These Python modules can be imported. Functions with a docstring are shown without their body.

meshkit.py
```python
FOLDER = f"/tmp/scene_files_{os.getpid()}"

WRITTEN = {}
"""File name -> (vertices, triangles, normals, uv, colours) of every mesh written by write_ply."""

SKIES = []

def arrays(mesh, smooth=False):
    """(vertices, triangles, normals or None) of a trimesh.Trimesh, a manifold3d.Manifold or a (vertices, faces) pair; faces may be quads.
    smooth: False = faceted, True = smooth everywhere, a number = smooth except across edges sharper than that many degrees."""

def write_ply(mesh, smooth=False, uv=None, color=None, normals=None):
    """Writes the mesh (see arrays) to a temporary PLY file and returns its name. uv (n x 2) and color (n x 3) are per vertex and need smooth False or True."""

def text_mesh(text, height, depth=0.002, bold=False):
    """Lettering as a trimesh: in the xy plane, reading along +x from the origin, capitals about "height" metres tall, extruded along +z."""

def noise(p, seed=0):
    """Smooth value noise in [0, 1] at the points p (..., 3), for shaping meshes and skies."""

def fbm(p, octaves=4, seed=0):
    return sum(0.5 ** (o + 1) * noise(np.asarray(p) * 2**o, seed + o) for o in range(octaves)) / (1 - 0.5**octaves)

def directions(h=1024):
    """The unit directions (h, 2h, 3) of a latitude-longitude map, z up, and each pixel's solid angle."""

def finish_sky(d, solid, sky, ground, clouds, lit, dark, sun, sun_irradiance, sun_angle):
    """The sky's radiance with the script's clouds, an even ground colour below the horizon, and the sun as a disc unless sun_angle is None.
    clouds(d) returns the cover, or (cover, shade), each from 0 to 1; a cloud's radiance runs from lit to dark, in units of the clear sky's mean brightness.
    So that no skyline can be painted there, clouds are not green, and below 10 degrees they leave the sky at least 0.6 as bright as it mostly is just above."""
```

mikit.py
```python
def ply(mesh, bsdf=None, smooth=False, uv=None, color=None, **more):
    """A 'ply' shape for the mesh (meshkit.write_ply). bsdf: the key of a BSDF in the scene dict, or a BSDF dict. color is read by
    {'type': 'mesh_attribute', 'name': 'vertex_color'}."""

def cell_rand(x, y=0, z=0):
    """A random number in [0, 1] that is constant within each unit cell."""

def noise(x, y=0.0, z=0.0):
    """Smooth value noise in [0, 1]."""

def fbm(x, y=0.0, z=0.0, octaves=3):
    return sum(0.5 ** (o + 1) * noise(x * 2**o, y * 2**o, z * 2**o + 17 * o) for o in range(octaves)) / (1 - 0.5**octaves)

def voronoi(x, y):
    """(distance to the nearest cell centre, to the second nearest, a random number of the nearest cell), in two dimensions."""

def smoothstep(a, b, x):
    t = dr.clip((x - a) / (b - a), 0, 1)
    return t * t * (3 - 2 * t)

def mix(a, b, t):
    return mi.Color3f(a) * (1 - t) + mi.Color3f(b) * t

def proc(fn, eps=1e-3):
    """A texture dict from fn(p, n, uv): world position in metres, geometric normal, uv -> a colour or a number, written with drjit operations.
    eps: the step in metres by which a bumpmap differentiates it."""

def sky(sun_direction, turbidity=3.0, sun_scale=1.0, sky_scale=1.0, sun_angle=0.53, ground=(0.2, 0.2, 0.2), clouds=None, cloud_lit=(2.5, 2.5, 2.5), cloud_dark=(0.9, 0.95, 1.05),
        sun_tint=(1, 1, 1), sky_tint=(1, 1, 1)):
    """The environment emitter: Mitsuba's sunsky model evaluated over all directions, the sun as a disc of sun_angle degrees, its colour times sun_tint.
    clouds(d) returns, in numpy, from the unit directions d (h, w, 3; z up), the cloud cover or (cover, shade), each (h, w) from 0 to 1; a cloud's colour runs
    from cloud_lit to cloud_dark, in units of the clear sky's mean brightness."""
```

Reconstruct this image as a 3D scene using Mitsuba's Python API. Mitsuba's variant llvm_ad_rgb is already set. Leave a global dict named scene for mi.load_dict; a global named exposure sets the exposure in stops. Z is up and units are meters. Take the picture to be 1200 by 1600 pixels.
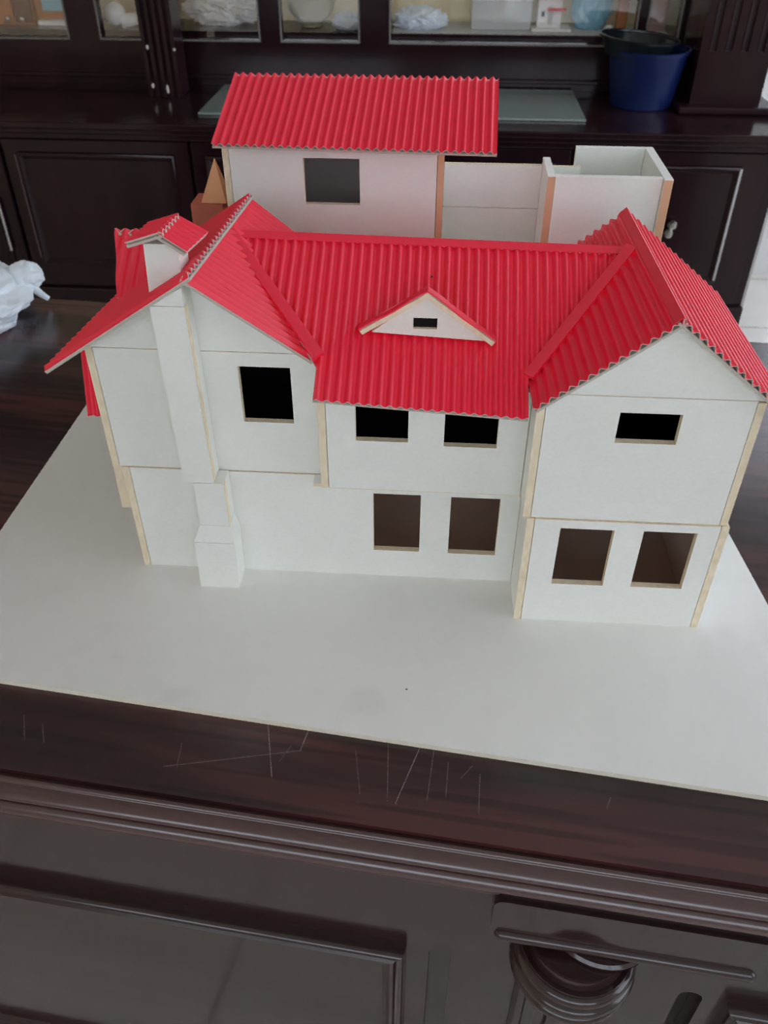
import math, random
import numpy as np, trimesh, mitsuba as mi, drjit as dr
import shapely.geometry as sg
from shapely.geometry import Polygon, box as sbox
import mikit, meshkit
from mikit import proc, noise, fbm, mix, smoothstep

T = mi.ScalarTransform4f
rng = np.random.default_rng(7)
scene, labels = {}, {}
exposure = 4.05

# ------------------------------------------------------------------ camera
CAM = np.array([0.31618188, -0.68865732, 0.63834945])
FWD = np.array([-0.05202964, 0.78116596, -0.62215164])
UPV = np.array([-0.04295463, 0.62066831, 0.78289574])
scene['camera'] = {'type': 'thinlens', 'fov': math.degrees(2 * math.atan(600 / 1318.05)), 'fov_axis': 'x',
                   'aperture_radius': 0.0016, 'focus_distance': 0.88, 'near_clip': 0.01, 'far_clip': 100.0,
                   'to_world': T().look_at(origin=CAM.tolist(), target=(CAM + FWD).tolist(), up=UPV.tolist())}
# ------------------------------------------------------------------ daylight (comes in through the room's windows)
scene['sky'] = mikit.sky([-0.5, 0.35, 0.80], turbidity=5.0, sun_scale=0.0, sky_scale=1.0, ground=(0.30, 0.29, 0.27),
                         clouds=lambda d: (np.full(d.shape[:2], 0.75), 0.3 * np.ones(d.shape[:2])), cloud_lit=(1.46, 1.5, 1.55), cloud_dark=(0.97, 1.0, 1.05))

# ------------------------------------------------------------------ materials
def rgb(*c): return {'type': 'rgb', 'value': list(c)}
def srgb(r, g, b):
    return [((c / 255) / 12.92 if c / 255 <= 0.04045 else ((c / 255 + 0.055) / 1.055) ** 2.4) for c in (r, g, b)]
def pr(col, rough=0.5, spec=0.5, two=True, **k):
    b = {'type': 'principled', 'base_color': col if isinstance(col, dict) else rgb(*col), 'roughness': rough, 'specular': spec, **k}
    return {'type': 'twosided', 'bsdf': b} if two else b

def paper_fn(p, n, uv):
    f = fbm(p.x * 9 + p.z * 4, p.y * 9, p.z * 9, octaves=3)
    fine = noise(p.x * 420, p.y * 420, p.z * 420)
    return mix([0.72, 0.735, 0.685], [0.80, 0.81, 0.765], f) * (0.975 + 0.04 * fine)
def board_fn(p, n, uv):
    f = fbm(p.x * 5, p.y * 5, p.z * 3, octaves=4)
    c = mix([0.74, 0.735, 0.70], [0.81, 0.805, 0.775], f)
    smudge = smoothstep(0.62, 0.80, fbm(p.x * 11 + 3.1, p.y * 15 + 1.7, 0.3, octaves=3))
    c = c * (1 - 0.07 * smudge)
    d = dr.sqrt(dr.square(p.x - 0.3028) + dr.square(p.y + 0.1592))
    return c * dr.select(d < 0.0011, 0.12, 1.0)
def core_fn(p, n, uv):
    f = noise(p.x * 300, p.y * 300, p.z * 120)
    return mix([0.70, 0.59, 0.41], [0.82, 0.73, 0.56], f)
SCR = [(0.173, -0.192, 0.189, -0.26), (0.22, -0.182, 0.21, -0.231), (0.211, -0.231, 0.091, -0.256), (0.327, -0.193, 0.299, -0.279),
       (0.26, -0.227, 0.268, -0.272), (0.289, -0.217, 0.292, -0.277), (0.331, -0.22, 0.326, -0.274), (-0.055, -0.21, -0.044, -0.236),
       (-0.034, -0.218, -0.025, -0.238), (0.101, -0.23, 0.103, -0.257), (0.201, -0.226, 0.193, -0.244), (0.344, -0.234, 0.342, -0.27),
       (0.372, -0.245, 0.37, -0.283), (0.366, -0.236, 0.355, -0.25), (0.484, -0.26, 0.479, -0.271)]
TH = -0.0993
CU, SU = math.cos(TH), math.sin(TH)
def grain(p, dark, light):
    a = p.x * CU + p.y * SU
    b = -p.x * SU + p.y * CU
    w = fbm(a * 2.2, b * 26 + 1.5 * noise(a * 3, b * 5), p.z * 26, octaves=4)
    streak = smoothstep(0.45, 0.75, noise(a * 5, b * 150, p.z * 150 + 7))
    return mix(dark, light, smoothstep(0.30, 0.68, w)) * (1 - 0.45 * streak)
def desk_top_fn(p, n, uv):
    c = grain(p, [0.020, 0.0065, 0.0075], [0.070, 0.0195, 0.0200])
    s = mi.Float(0)
    for k, (x0, y0, x1, y1) in enumerate(SCR):
        dx, dy = x1 - x0, y1 - y0
        L2 = dx * dx + dy * dy
        t = dr.clip(((p.x - x0) * dx + (p.y - y0) * dy) / L2, 0, 1)
        d = dr.sqrt(dr.square(p.x - x0 - t * dx) + dr.square(p.y - y0 - t * dy))
        wd = 0.00042 if k in (0, 1, 2, 3) else 0.00034
        st = 0.85 if k in (0, 1, 3) else 0.45
        s = dr.maximum(s, st * (1 - smoothstep(wd * 0.4, wd, d)) * (0.45 + 0.55 * noise(p.x * 260, p.y * 260)))
    return mix(c, [0.36, 0.29, 0.30], s)
def desk_fn(p, n, uv):
    return mix([0.017, 0.0080, 0.0080], [0.032, 0.0130, 0.0125], fbm((p.x * CU + p.y * SU) * 3, p.z * 22, 1.3, octaves=3))
def cab_fn(p, n, uv):
    w = fbm(p.x * 14, p.y * 14, p.z * 2.0, octaves=3)
    return mix([0.010, 0.0045, 0.0065], [0.030, 0.0108, 0.0140], w)
def floor_fn(p, n, uv):
    s = 0.45
    fx, fy = dr.abs(p.x / s - dr.floor(p.x / s) - 0.5), dr.abs(p.y / s - dr.floor(p.y / s) - 0.5)
    g = smoothstep(0.488, 0.494, dr.maximum(fx, fy))
    return mix(mix([0.68, 0.65, 0.60], [0.77, 0.74, 0.69], fbm(p.x * 4, p.y * 4, 0, octaves=3)), [0.35, 0.33, 0.30], g)
def fly_fn(p, n, uv):
    return mix([0.70, 0.79, 0.90], [0.88, 0.94, 0.98], fbm(p.x * 22, p.y * 22, p.z * 22, octaves=3))

M = {
    'paper': pr(proc(paper_fn), 0.55, 0.35), 'board': pr(proc(board_fn), 0.42, 0.4), 'core': pr(proc(core_fn), 0.9, 0.1),
    'board_core': pr([0.70, 0.66, 0.54], 0.8, 0.2),
    'tan_core': pr([0.66, 0.40, 0.25], 0.9, 0.1),
    'red': pr([0.84, 0.013, 0.048], 0.40, 0.9), 'liner': pr([0.64, 0.55, 0.50], 0.8, 0.2), 'greyboard': pr([0.46, 0.42, 0.37], 0.9, 0.1),
    'painted_shade': pr([0.012, 0.011, 0.010], 0.9, 0.1), 'brown_room': pr([0.52, 0.40, 0.33], 0.9, 0.1), 'grey_room': pr([0.66, 0.60, 0.56], 0.9, 0.1),  # near-black one paints in the shade behind the upper windows
    'desk_top': pr(proc(desk_top_fn), 0.20, 0.55, clearcoat=0.6, clearcoat_gloss=0.93),
    'desk_edge': pr([0.050, 0.0170, 0.0175], 0.20, 0.9, clearcoat=1.0, clearcoat_gloss=0.90),
    'desk': pr(proc(desk_fn), 0.14, 0.6, clearcoat=0.6, clearcoat_gloss=0.96),
    'cab': pr(proc(cab_fn), 0.15, 0.3),
    'bead': pr([0.20, 0.19, 0.18], 0.4, 0.5),
    'cab_glint_dim': pr([0.085, 0.050, 0.058], 0.3, 0.5),  # faint highlight on a door moulding, put into the colour
    'cab_glint': pr([0.50, 0.47, 0.47], 0.35, 0.5),  # lit edges and reflections of the cabinet, put into a pale colour
    'floor': pr(proc(floor_fn), 0.22, 0.5), 'wall': pr([0.80, 0.765, 0.69], 0.8, 0.2), 'warm_wall': pr([0.78, 0.66, 0.50], 0.8, 0.2), 'white_wall': pr([0.82, 0.82, 0.82], 0.7, 0.2),
    'ceiling': pr([0.85, 0.85, 0.83], 0.9, 0.1), 'window_frame': pr([0.75, 0.75, 0.75], 0.4, 0.5),
    'silver': pr([0.62, 0.60, 0.55], 0.28, 0.5, metallic=1.0), 'steel': pr([0.55, 0.55, 0.57], 0.3, 0.5, metallic=1.0),
    'blue': pr([0.005, 0.014, 0.075], 0.35, 0.5), 'black_plastic': pr([0.010, 0.014, 0.018], 0.25, 0.5),
    'bag': pr(proc(fly_fn), 0.30, 0.5), 'glass_sheet': pr([0.19, 0.24, 0.225], 0.12, 0.8, clearcoat=1.0, clearcoat_gloss=0.98),
    'pane': {'type': 'thindielectric', 'int_ior': 1.5}, 'clear': {'type': 'dielectric', 'int_ior': 1.45},
    'backpanel': pr([0.90, 0.80, 0.55], 0.7, 0.2), 'white_item': pr([0.90, 0.90, 0.88], 0.5, 0.4), 'grey_item': pr([0.60, 0.61, 0.60], 0.6, 0.3),
    'film': pr([0.86, 0.84, 0.80], 0.25, 0.6), 'sky_blue': pr([0.30, 0.60, 0.74], 0.6, 0.3), 'orange_wood': pr([0.46, 0.17, 0.045], 0.4, 0.5),
    'brown_wood': pr([0.17, 0.055, 0.028], 0.4, 0.5), 'pink_brown': pr([0.40, 0.25, 0.22], 0.6, 0.3), 'terracotta': pr([0.50, 0.145, 0.10], 0.8, 0.2),
    'clay_light': pr([0.72, 0.36, 0.19], 0.8, 0.2), 'shelf_item_red': pr([0.70, 0.05, 0.05], 0.5, 0.4), 'scuff': pr([0.62, 0.60, 0.58], 0.7, 0.2),
    'dark_mark': pr([0.05, 0.04, 0.035], 0.8, 0.1),
}
for k, b in M.items(): scene['m_' + k] = b

# ------------------------------------------------------------------ helpers
counts = {}
def numbered(key):
    n = counts.get(key, 0); counts[key] = n + 1
    return key if n == 0 else f'{key}_{n:03d}'
def tm(v, f): return trimesh.Trimesh(np.asarray(v, float), np.asarray(f, int), process=False)
def outward(m):
    if m.volume < 0: m.invert()
    return m
def obj(key, mesh, mat, parent=None, label=None, cat=None, group=None, kind=None, smooth=False):
    if parent: key = parent + '__' + key
    key = numbered(key)
    scene[key] = mikit.ply(mesh, 'm_' + mat, smooth=smooth)
    tag(key, label, cat, group, kind)
    return key
def tag(key, label=None, cat=None, group=None, kind=None):
    d = {k: v for k, v in (('label', label), ('category', cat), ('group', group), ('kind', kind)) if v}
    if d: labels[key] = {**labels.get(key, {}), **d}
def thing(name, label, cat, group=None):
    key = numbered(name); tag(key, label, cat, group); return key
def B(x0, x1, y0, y1, z0, z1, bev=0.0):
    m = trimesh.creation.box(extents=(x1 - x0, y1 - y0, z1 - z0))
    if bev:
        import manifold3d as m3
        s = [m3.Manifold.sphere(bev, 8).translate((sx * ((x1 - x0) / 2 - bev), sy * ((y1 - y0) / 2 - bev), sz * ((z1 - z0) / 2 - bev))) for sx in (-1, 1) for sy in (-1, 1) for sz in (-1, 1)]
        h = m3.Manifold.batch_hull(s).to_mesh()
        m = tm(h.vert_properties[:, :3], h.tri_verts)
    m.apply_translation(((x0 + x1) / 2, (y0 + y1) / 2, (z0 + z1) / 2))
    return m
def cat(*ms): return trimesh.util.concatenate([m for m in ms])
def extrude(poly, O, U, V, D, t):
    ps = getattr(poly, 'geoms', [poly])
    ms = []
    for g in ps:
        e = trimesh.creation.extrude_polygon(g, t, engine='earcut')
        v = np.asarray(e.vertices)
        w = np.asarray(O) + v[:, :1] * np.asarray(U) + v[:, 1:2] * np.asarray(V) + v[:, 2:3] * np.asarray(D)
        ms.append(outward(tm(w, e.faces)))
    return cat(*ms)
def lathe(profile, n=40, center=(0, 0, 0)):
    p = np.asarray(profile, float)
    a = np.linspace(0, 2 * np.pi, n, endpoint=False)
    v = np.stack([p[:, None, 0] * np.cos(a), p[:, None, 0] * np.sin(a), np.broadcast_to(p[:, None, 1], (len(p), n))], -1).reshape(-1, 3)
    i, j = np.meshgrid(np.arange(len(p) - 1), np.arange(n), indexing='ij')
    q = np.stack([i * n + j, i * n + (j + 1) % n, (i + 1) * n + (j + 1) % n, (i + 1) * n + j], -1).reshape(-1, 4)
    m = trimesh.Trimesh(v, np.vstack([q[:, [0, 1, 2]], q[:, [0, 2, 3]]]), process=True)
    m.update_faces(m.nondegenerate_faces())
    m.apply_translation(center)
    return m
def slab_from_grids(Tp, Bp):
    nu, nw = Tp.shape[:2]
    N = nu * nw
    v = np.vstack([Tp.reshape(-1, 3), Bp.reshape(-1, 3)])
    idx = np.arange(N).reshape(nu, nw)
    a, b, c, d = idx[:-1, :-1].ravel(), idx[1:, :-1].ravel(), idx[1:, 1:].ravel(), idx[:-1, 1:].ravel()
    f = [np.stack([a, b, c], 1), np.stack([a, c, d], 1), np.stack([a, c, b], 1) + N, np.stack([a, d, c], 1) + N]
    ring = np.concatenate([idx[:-1, 0], idx[-1, :-1], idx[:0:-1, -1], idx[0, :0:-1]])
    r2 = np.roll(ring, -1)
    f += [np.stack([r2, ring, ring + N], 1), np.stack([r2, ring + N, r2 + N], 1)]
    return outward(tm(v, np.vstack(f)))
def unit(v): v = np.asarray(v, float); return v / np.linalg.norm(v)

# ================================================================== the setting: a room with daylight windows
FZ, CZ = -0.76, 1.95
RX0, RX1, RY0, RY1 = -2.3, 2.5, -3.0, 2.75
def struct(name, mesh, mat): return obj(name, mesh, mat, kind='structure')
struct('floor', B(RX0 - .2, RX1 + .2, RY0 - .2, RY1 + .2, FZ - 0.05, FZ), 'floor')
struct('ceiling', B(RX0 - .2, RX1 + .2, RY0 - .2, RY1 + .2, CZ, CZ + 0.05), 'ceiling')
WB = (1.74, 2.44, -0.70, 1.88)      # unseen door opening added for back-right light, beyond the cabinet's right end: x0, x1, z0, z1
wb = sbox(RX0 - .2, FZ, RX1 + .2, CZ).difference(sbox(WB[0], WB[2], WB[1], WB[3]))
struct('wall_back', extrude(wb, (0, RY1, 0), (1, 0, 0), (0, 0, 1), (0, 1, 0), 0.15), 'white_wall')
struct('wall_left', B(RX0 - 0.15, RX0, RY0, RY1, FZ, CZ), 'warm_wall')
WR = (-1.5, 2.3, -0.15, 1.75)      # right window: y0, y1, z0, z1
wr = sbox(RY0, FZ, RY1, CZ).difference(sbox(WR[0], WR[2], WR[1], WR[3]))
struct('wall_right', extrude(wr, (RX1, 0, 0), (0, 1, 0), (0, 0, 1), (1, 0, 0), 0.15), 'white_wall')
WF = (-1.6, 2.1, 0.45, 1.85)       # window behind the camera: x0, x1, z0, z1
wf = sbox(RX0 - .15, FZ, RX1 + .15, CZ).difference(sbox(WF[0], WF[2], WF[1], WF[3]))
struct('wall_front', extrude(wf, (0, RY0, 0), (1, 0, 0), (0, 0, 1), (0, -1, 0), 0.15), 'wall')
def window_bars(a0, a1, z0, z1, n):
    o = sbox(a0, z0, a1, z1)
    h = o
    step = (a1 - a0) / n
    for k in range(n):
        h = h.difference(sbox(a0 + k * step + 0.035, z0 + 0.04, a0 + (k + 1) * step - 0.035, z1 - 0.04))
    return h
struct('window_1', extrude(window_bars(*WR, 3), (RX1 + 0.05, 0, 0), (0, 1, 0), (0, 0, 1), (1, 0, 0), 0.05), 'window_frame')
struct('door_1', extrude(window_bars(*WB, 1), (0, RY1 + 0.05, 0), (1, 0, 0), (0, 0, 1), (0, 1, 0), 0.05), 'window_frame')  # added frame of the unseen opening that lights the back right
struct('window_2', extrude(window_bars(*WF, 4), (0, RY0 - 0.05, 0), (1, 0, 0), (0, 0, 1), (0, -1, 0), 0.05), 'window_frame')

# ================================================================== the model house
H = thing('model_house', 'white foamboard model house with corrugated red card roofs on a white board', 'model house')
t = 0.0072                                    # foamboard thickness
def foam(name, poly, O, U, V, D, thick=t, mat='paper', core='core', parent=H):
    """A cut sheet: paper faces in one mesh, its cut edges (cream foam) in a sub-part."""
    m = extrude(poly, O, U, V, D, thick)
    n = m.face_normals
    flat = np.abs(n @ np.asarray(D, float)) > 0.9
    k = obj(name, m.submesh([np.nonzero(flat)[0]], append=True), mat, parent)
    obj('cut_edge', m.submesh([np.nonzero(~flat)[0]], append=True), core, k, label='cream cut edge of the foamboard')
    return k
X, Y, Z = (1, 0, 0), (0, 1, 0), (0, 0, 1)
def front(name, poly, y, thick=t, **k): return foam(name, poly, (0, y, 0), X, Z, Y, thick, **k)
def side(name, poly, x, thick=t, **k): return foam(name, poly, (x, 0, 0), Y, Z, X, thick, **k)

# base board
bp = Polygon([(-0.190, -0.1633), (0.7075, -0.2648), (0.626, 0.56), (-0.181, 0.56)])
k = foam('baseboard', bp, (0, 0, -0.006), X, Y, Z, 0.006, mat='board', core='board_core')
tag(k, 'flat white foamboard base under the house')

h1, h2 = 0.1342, 0.2695
e = 0.0006                                    # hairline joints between sheets
# ---- lower storey
LC = [(0.2591, 0.3083, 0.0370, 0.1137), (0.3394, 0.3900, 0.0368, 0.1131)]
LR = [(0.4434, 0.4945, 0.0523, 0.1246), (0.5221, 0.5723, 0.0530, 0.1252)]
def holes(p, hs):
    for a, b, c, d in hs: p = p.difference(sbox(a, c, b, d))
    return p
front('front_wall', holes(sbox(t + e, 0, 0.4100, h1), LC), 0.0)
side('side_wall', sbox(0.0, 0, 0.2, h1), 0.0)
XR0, XR1, YR = 0.4105, 0.6000, -0.0567
side('side_wall', sbox(YR, 0, 0.18, h1), XR0)
side('side_wall', sbox(YR, 0, 0.18, h1), XR1 - t)
front('front_wall', holes(sbox(XR0 + t + e, 0, XR1 - t - e, h1), LR), YR)
front('back_wall', holes(sbox(t, 0, XR1 - t, h1), [(0.06, 0.13, 0, 0.11), (0.27, 0.37, 0.03, 0.11), (0.47, 0.54, 0.03, 0.11)]), 0.185)
# ---- upper storey, left wing
UL = [(0.1330, 0.1823, 0.1943, 0.2550)]
XL = -0.0101
yL = 0.0013
z2 = h1 + 0.0008
front('front_wall', holes(Polygon([(XL + t + e, z2), (0.2092, z2), (0.2092, 0.2585), (0.1965, h2), (XL + t + e, h2)]), UL), yL)
lw = Polygon([(yL, z2), (0.2, z2), (0.2, 0.2715), (yL, 0.2715)])
side('side_wall', lw, XL)
def zroofL(x):                                # underside of the left roof above the gable
    return (0.3536 - 0.641 * (0.1025 - x) if x < 0.1025 else 0.3536 - 0.795 * (x - 0.1025)) - 0.0095
front('gable_panel', Polygon([(XL + 0.001, h2 + e), (0.1955, h2 + e), (0.1945, max(zroofL(0.1945), h2 + 2 * e)), (0.1025, zroofL(0.1025)), (XL + 0.001, zroofL(XL + 0.001))]), yL)
# ---- upper storey, centre
yC = -0.0212
UC = [(0.2446, 0.2943, 0.1921, 0.2490), (0.3283, 0.3782, 0.1894, 0.2420)]
XC0, XC1 = 0.2093, 0.4056
front('front_wall', holes(Polygon([(XC0 + t + e, z2), (XC1, z2), (XC1, 0.2510), (XC0 + t + e, 0.2620)]), UC), yC)
side('side_wall', Polygon([(yC, z2), (0.0, z2), (0.0, 0.2720), (yC, 0.2620)]), XC0)
foam('overhang_floor', sbox(XC0, yC, XC1, 0.006), (0, 0, h1 + e * 0.2), X, Y, Z, 0.0006)
# ---- upper storey, right wing
yR2 = -0.0547
XU0, XU1 = 0.4063, 0.5978
UR = [(0.4778, 0.5312, 0.2229, 0.2539)]
front('front_wall', holes(sbox(XU0 + t + e, z2, XU1 - t - e, h2), UR), yR2)
side('side_wall', sbox(yR2, z2, 0.18, 0.2615), XU0)
side('side_wall', sbox(yR2, z2, 0.18, 0.2680), XU1 - t)
def zroofR(x): return (0.3471 - 0.7875 * (0.5099 - x) if x < 0.5099 else 0.3471 - 0.7721 * (x - 0.5099)) - 0.0082
xa, xb = 0.4205, XU1 - 0.001
front('gable_panel', Polygon([(xa, h2 + e), (xb, h2 + e), (xb, zroofR(xb)), (0.5099, zroofR(0.5099)), (xa, max(zroofR(xa), h2 + 2 * e))]), yR2)
foam('ceiling_sheet', Polygon([(XL + t, yL + t), (0.2, yL + t), (0.2, yC + t), (XC1, yC + t), (XC1 + t, yR2 + t), (XU1 - t, yR2 + t), (XU1 - t, 0.17), (XL + t, 0.17)]), (0, 0, h1 - 0.004), X, Y, Z, 0.004)
front('back_wall', sbox(XL + t, z2, XU1 - t, h2), 0.175)
# rooms behind the windows (added linings, dark colour stands in for shade, open at the front)
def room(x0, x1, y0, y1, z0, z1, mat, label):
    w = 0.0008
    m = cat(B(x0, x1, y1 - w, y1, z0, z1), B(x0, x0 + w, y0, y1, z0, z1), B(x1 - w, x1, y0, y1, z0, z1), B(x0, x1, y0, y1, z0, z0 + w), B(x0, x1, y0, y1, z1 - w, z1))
    obj('added_lining', m, mat, H, label=label)
room(0.100, 0.2045, yL + t + e, 0.15, 0.150, 0.2690, 'painted_shade', 'added lining with painted shade behind the left wing window')
room(0.2185, 0.4040, yC + t + e, 0.10, 0.150, 0.2500, 'painted_shade', 'added lining with painted shade behind the upper middle windows')
room(0.4160, 0.5900, yR2 + t + e, 0.15, 0.150, 0.2680, 'painted_shade', 'added lining with painted shade behind the upper right window')
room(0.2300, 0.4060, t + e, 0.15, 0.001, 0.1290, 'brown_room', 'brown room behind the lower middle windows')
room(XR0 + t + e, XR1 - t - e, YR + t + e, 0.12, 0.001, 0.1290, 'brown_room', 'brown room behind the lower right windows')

# ---- chimney on the left gable
def frustum(a, b):
    v = np.array(list(a) + list(b), float)
    f = [(0, 2, 1), (0, 3, 2), (4, 5, 6), (4, 6, 7), (0, 1, 5), (0, 5, 4), (1, 2, 6), (1, 6, 5), (2, 3, 7), (2, 7, 6), (3, 0, 4), (3, 4, 7)]
    return outward(tm(v, f))
def quad(x0, x1, y0, y1, z): return [(x0, y0, z), (x1, y0, z), (x1, y1, z), (x0, y1, z)]
ch = obj('chimney', frustum(quad(0.0717, 0.1141, -0.031, -0.0005, 0), quad(0.0731, 0.1160, -0.031, -0.0005, 0.0628)), 'paper', H, label='white chimney with stepped breast on the left gable')
obj('shoulder', cat(frustum(quad(0.0740, 0.1150, -0.0300, -0.0005, 0.0628), quad(0.0740, 0.1150, -0.0300, -0.0005, 0.0638)), frustum(quad(0.0730, 0.1162, -0.0314, -0.0005, 0.0638), quad(0.0800, 0.1115, -0.0244, -0.0005, 0.0812))), 'paper', ch)
obj('shaft', cat(frustum(quad(0.0806, 0.1108, -0.0238, -0.0005, 0.0812), quad(0.0806, 0.1108, -0.0238, -0.0005, 0.0820)), frustum(quad(0.0802, 0.1112, -0.0243, -0.0005, 0.0820), quad(0.0811, 0.1113, -0.0243, -0.0005, 0.1358))), 'paper', ch)
obj('shaft_edge', frustum(quad(0.1113, 0.1117, -0.0238, -0.0170, 0.0825), quad(0.1114, 0.1118, -0.0238, -0.0170, 0.1352)), 'core', ch)
obj('breast', frustum(quad(0.0712, 0.1012, -0.0246, 0.0008, 0.1366), quad(0.0690, 0.0990, -0.0246, 0.0008, 0.3246)), 'paper', ch)
obj('breast_edge', frustum(quad(0.1013, 0.1017, -0.0225, -0.0150, 0.1370), quad(0.0991, 0.0995, -0.0225, -0.0150, 0.3240)), 'core', ch)
obj('breast_cap', outward(tm([(0.0690, -0.0240, 0.3250), (0.0990, -0.0240, 0.3250), (0.0990, 0.0008, 0.3250), (0.0690, 0.0008, 0.3250), (0.0700, -0.0238, 0.3252), (0.0990, -0.0238, 0.3420), (0.0990, 0.0008, 0.3420), (0.0700, 0.0008, 0.3252)],
    [(0, 2, 1), (0, 3, 2), (4, 5, 6), (4, 6, 7), (0, 1, 5), (0, 5, 4), (1, 2, 6), (1, 6, 5), (2, 3, 7), (2, 7, 6), (3, 0, 4), (3, 4, 7)])), 'paper', ch)
sk = obj('stack', frustum(quad(0.0610, 0.0930, -0.0010, 0.0270, 0.3020), quad(0.0648, 0.0940, -0.0010, 0.0270, 0.3705)), 'paper', ch)

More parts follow.
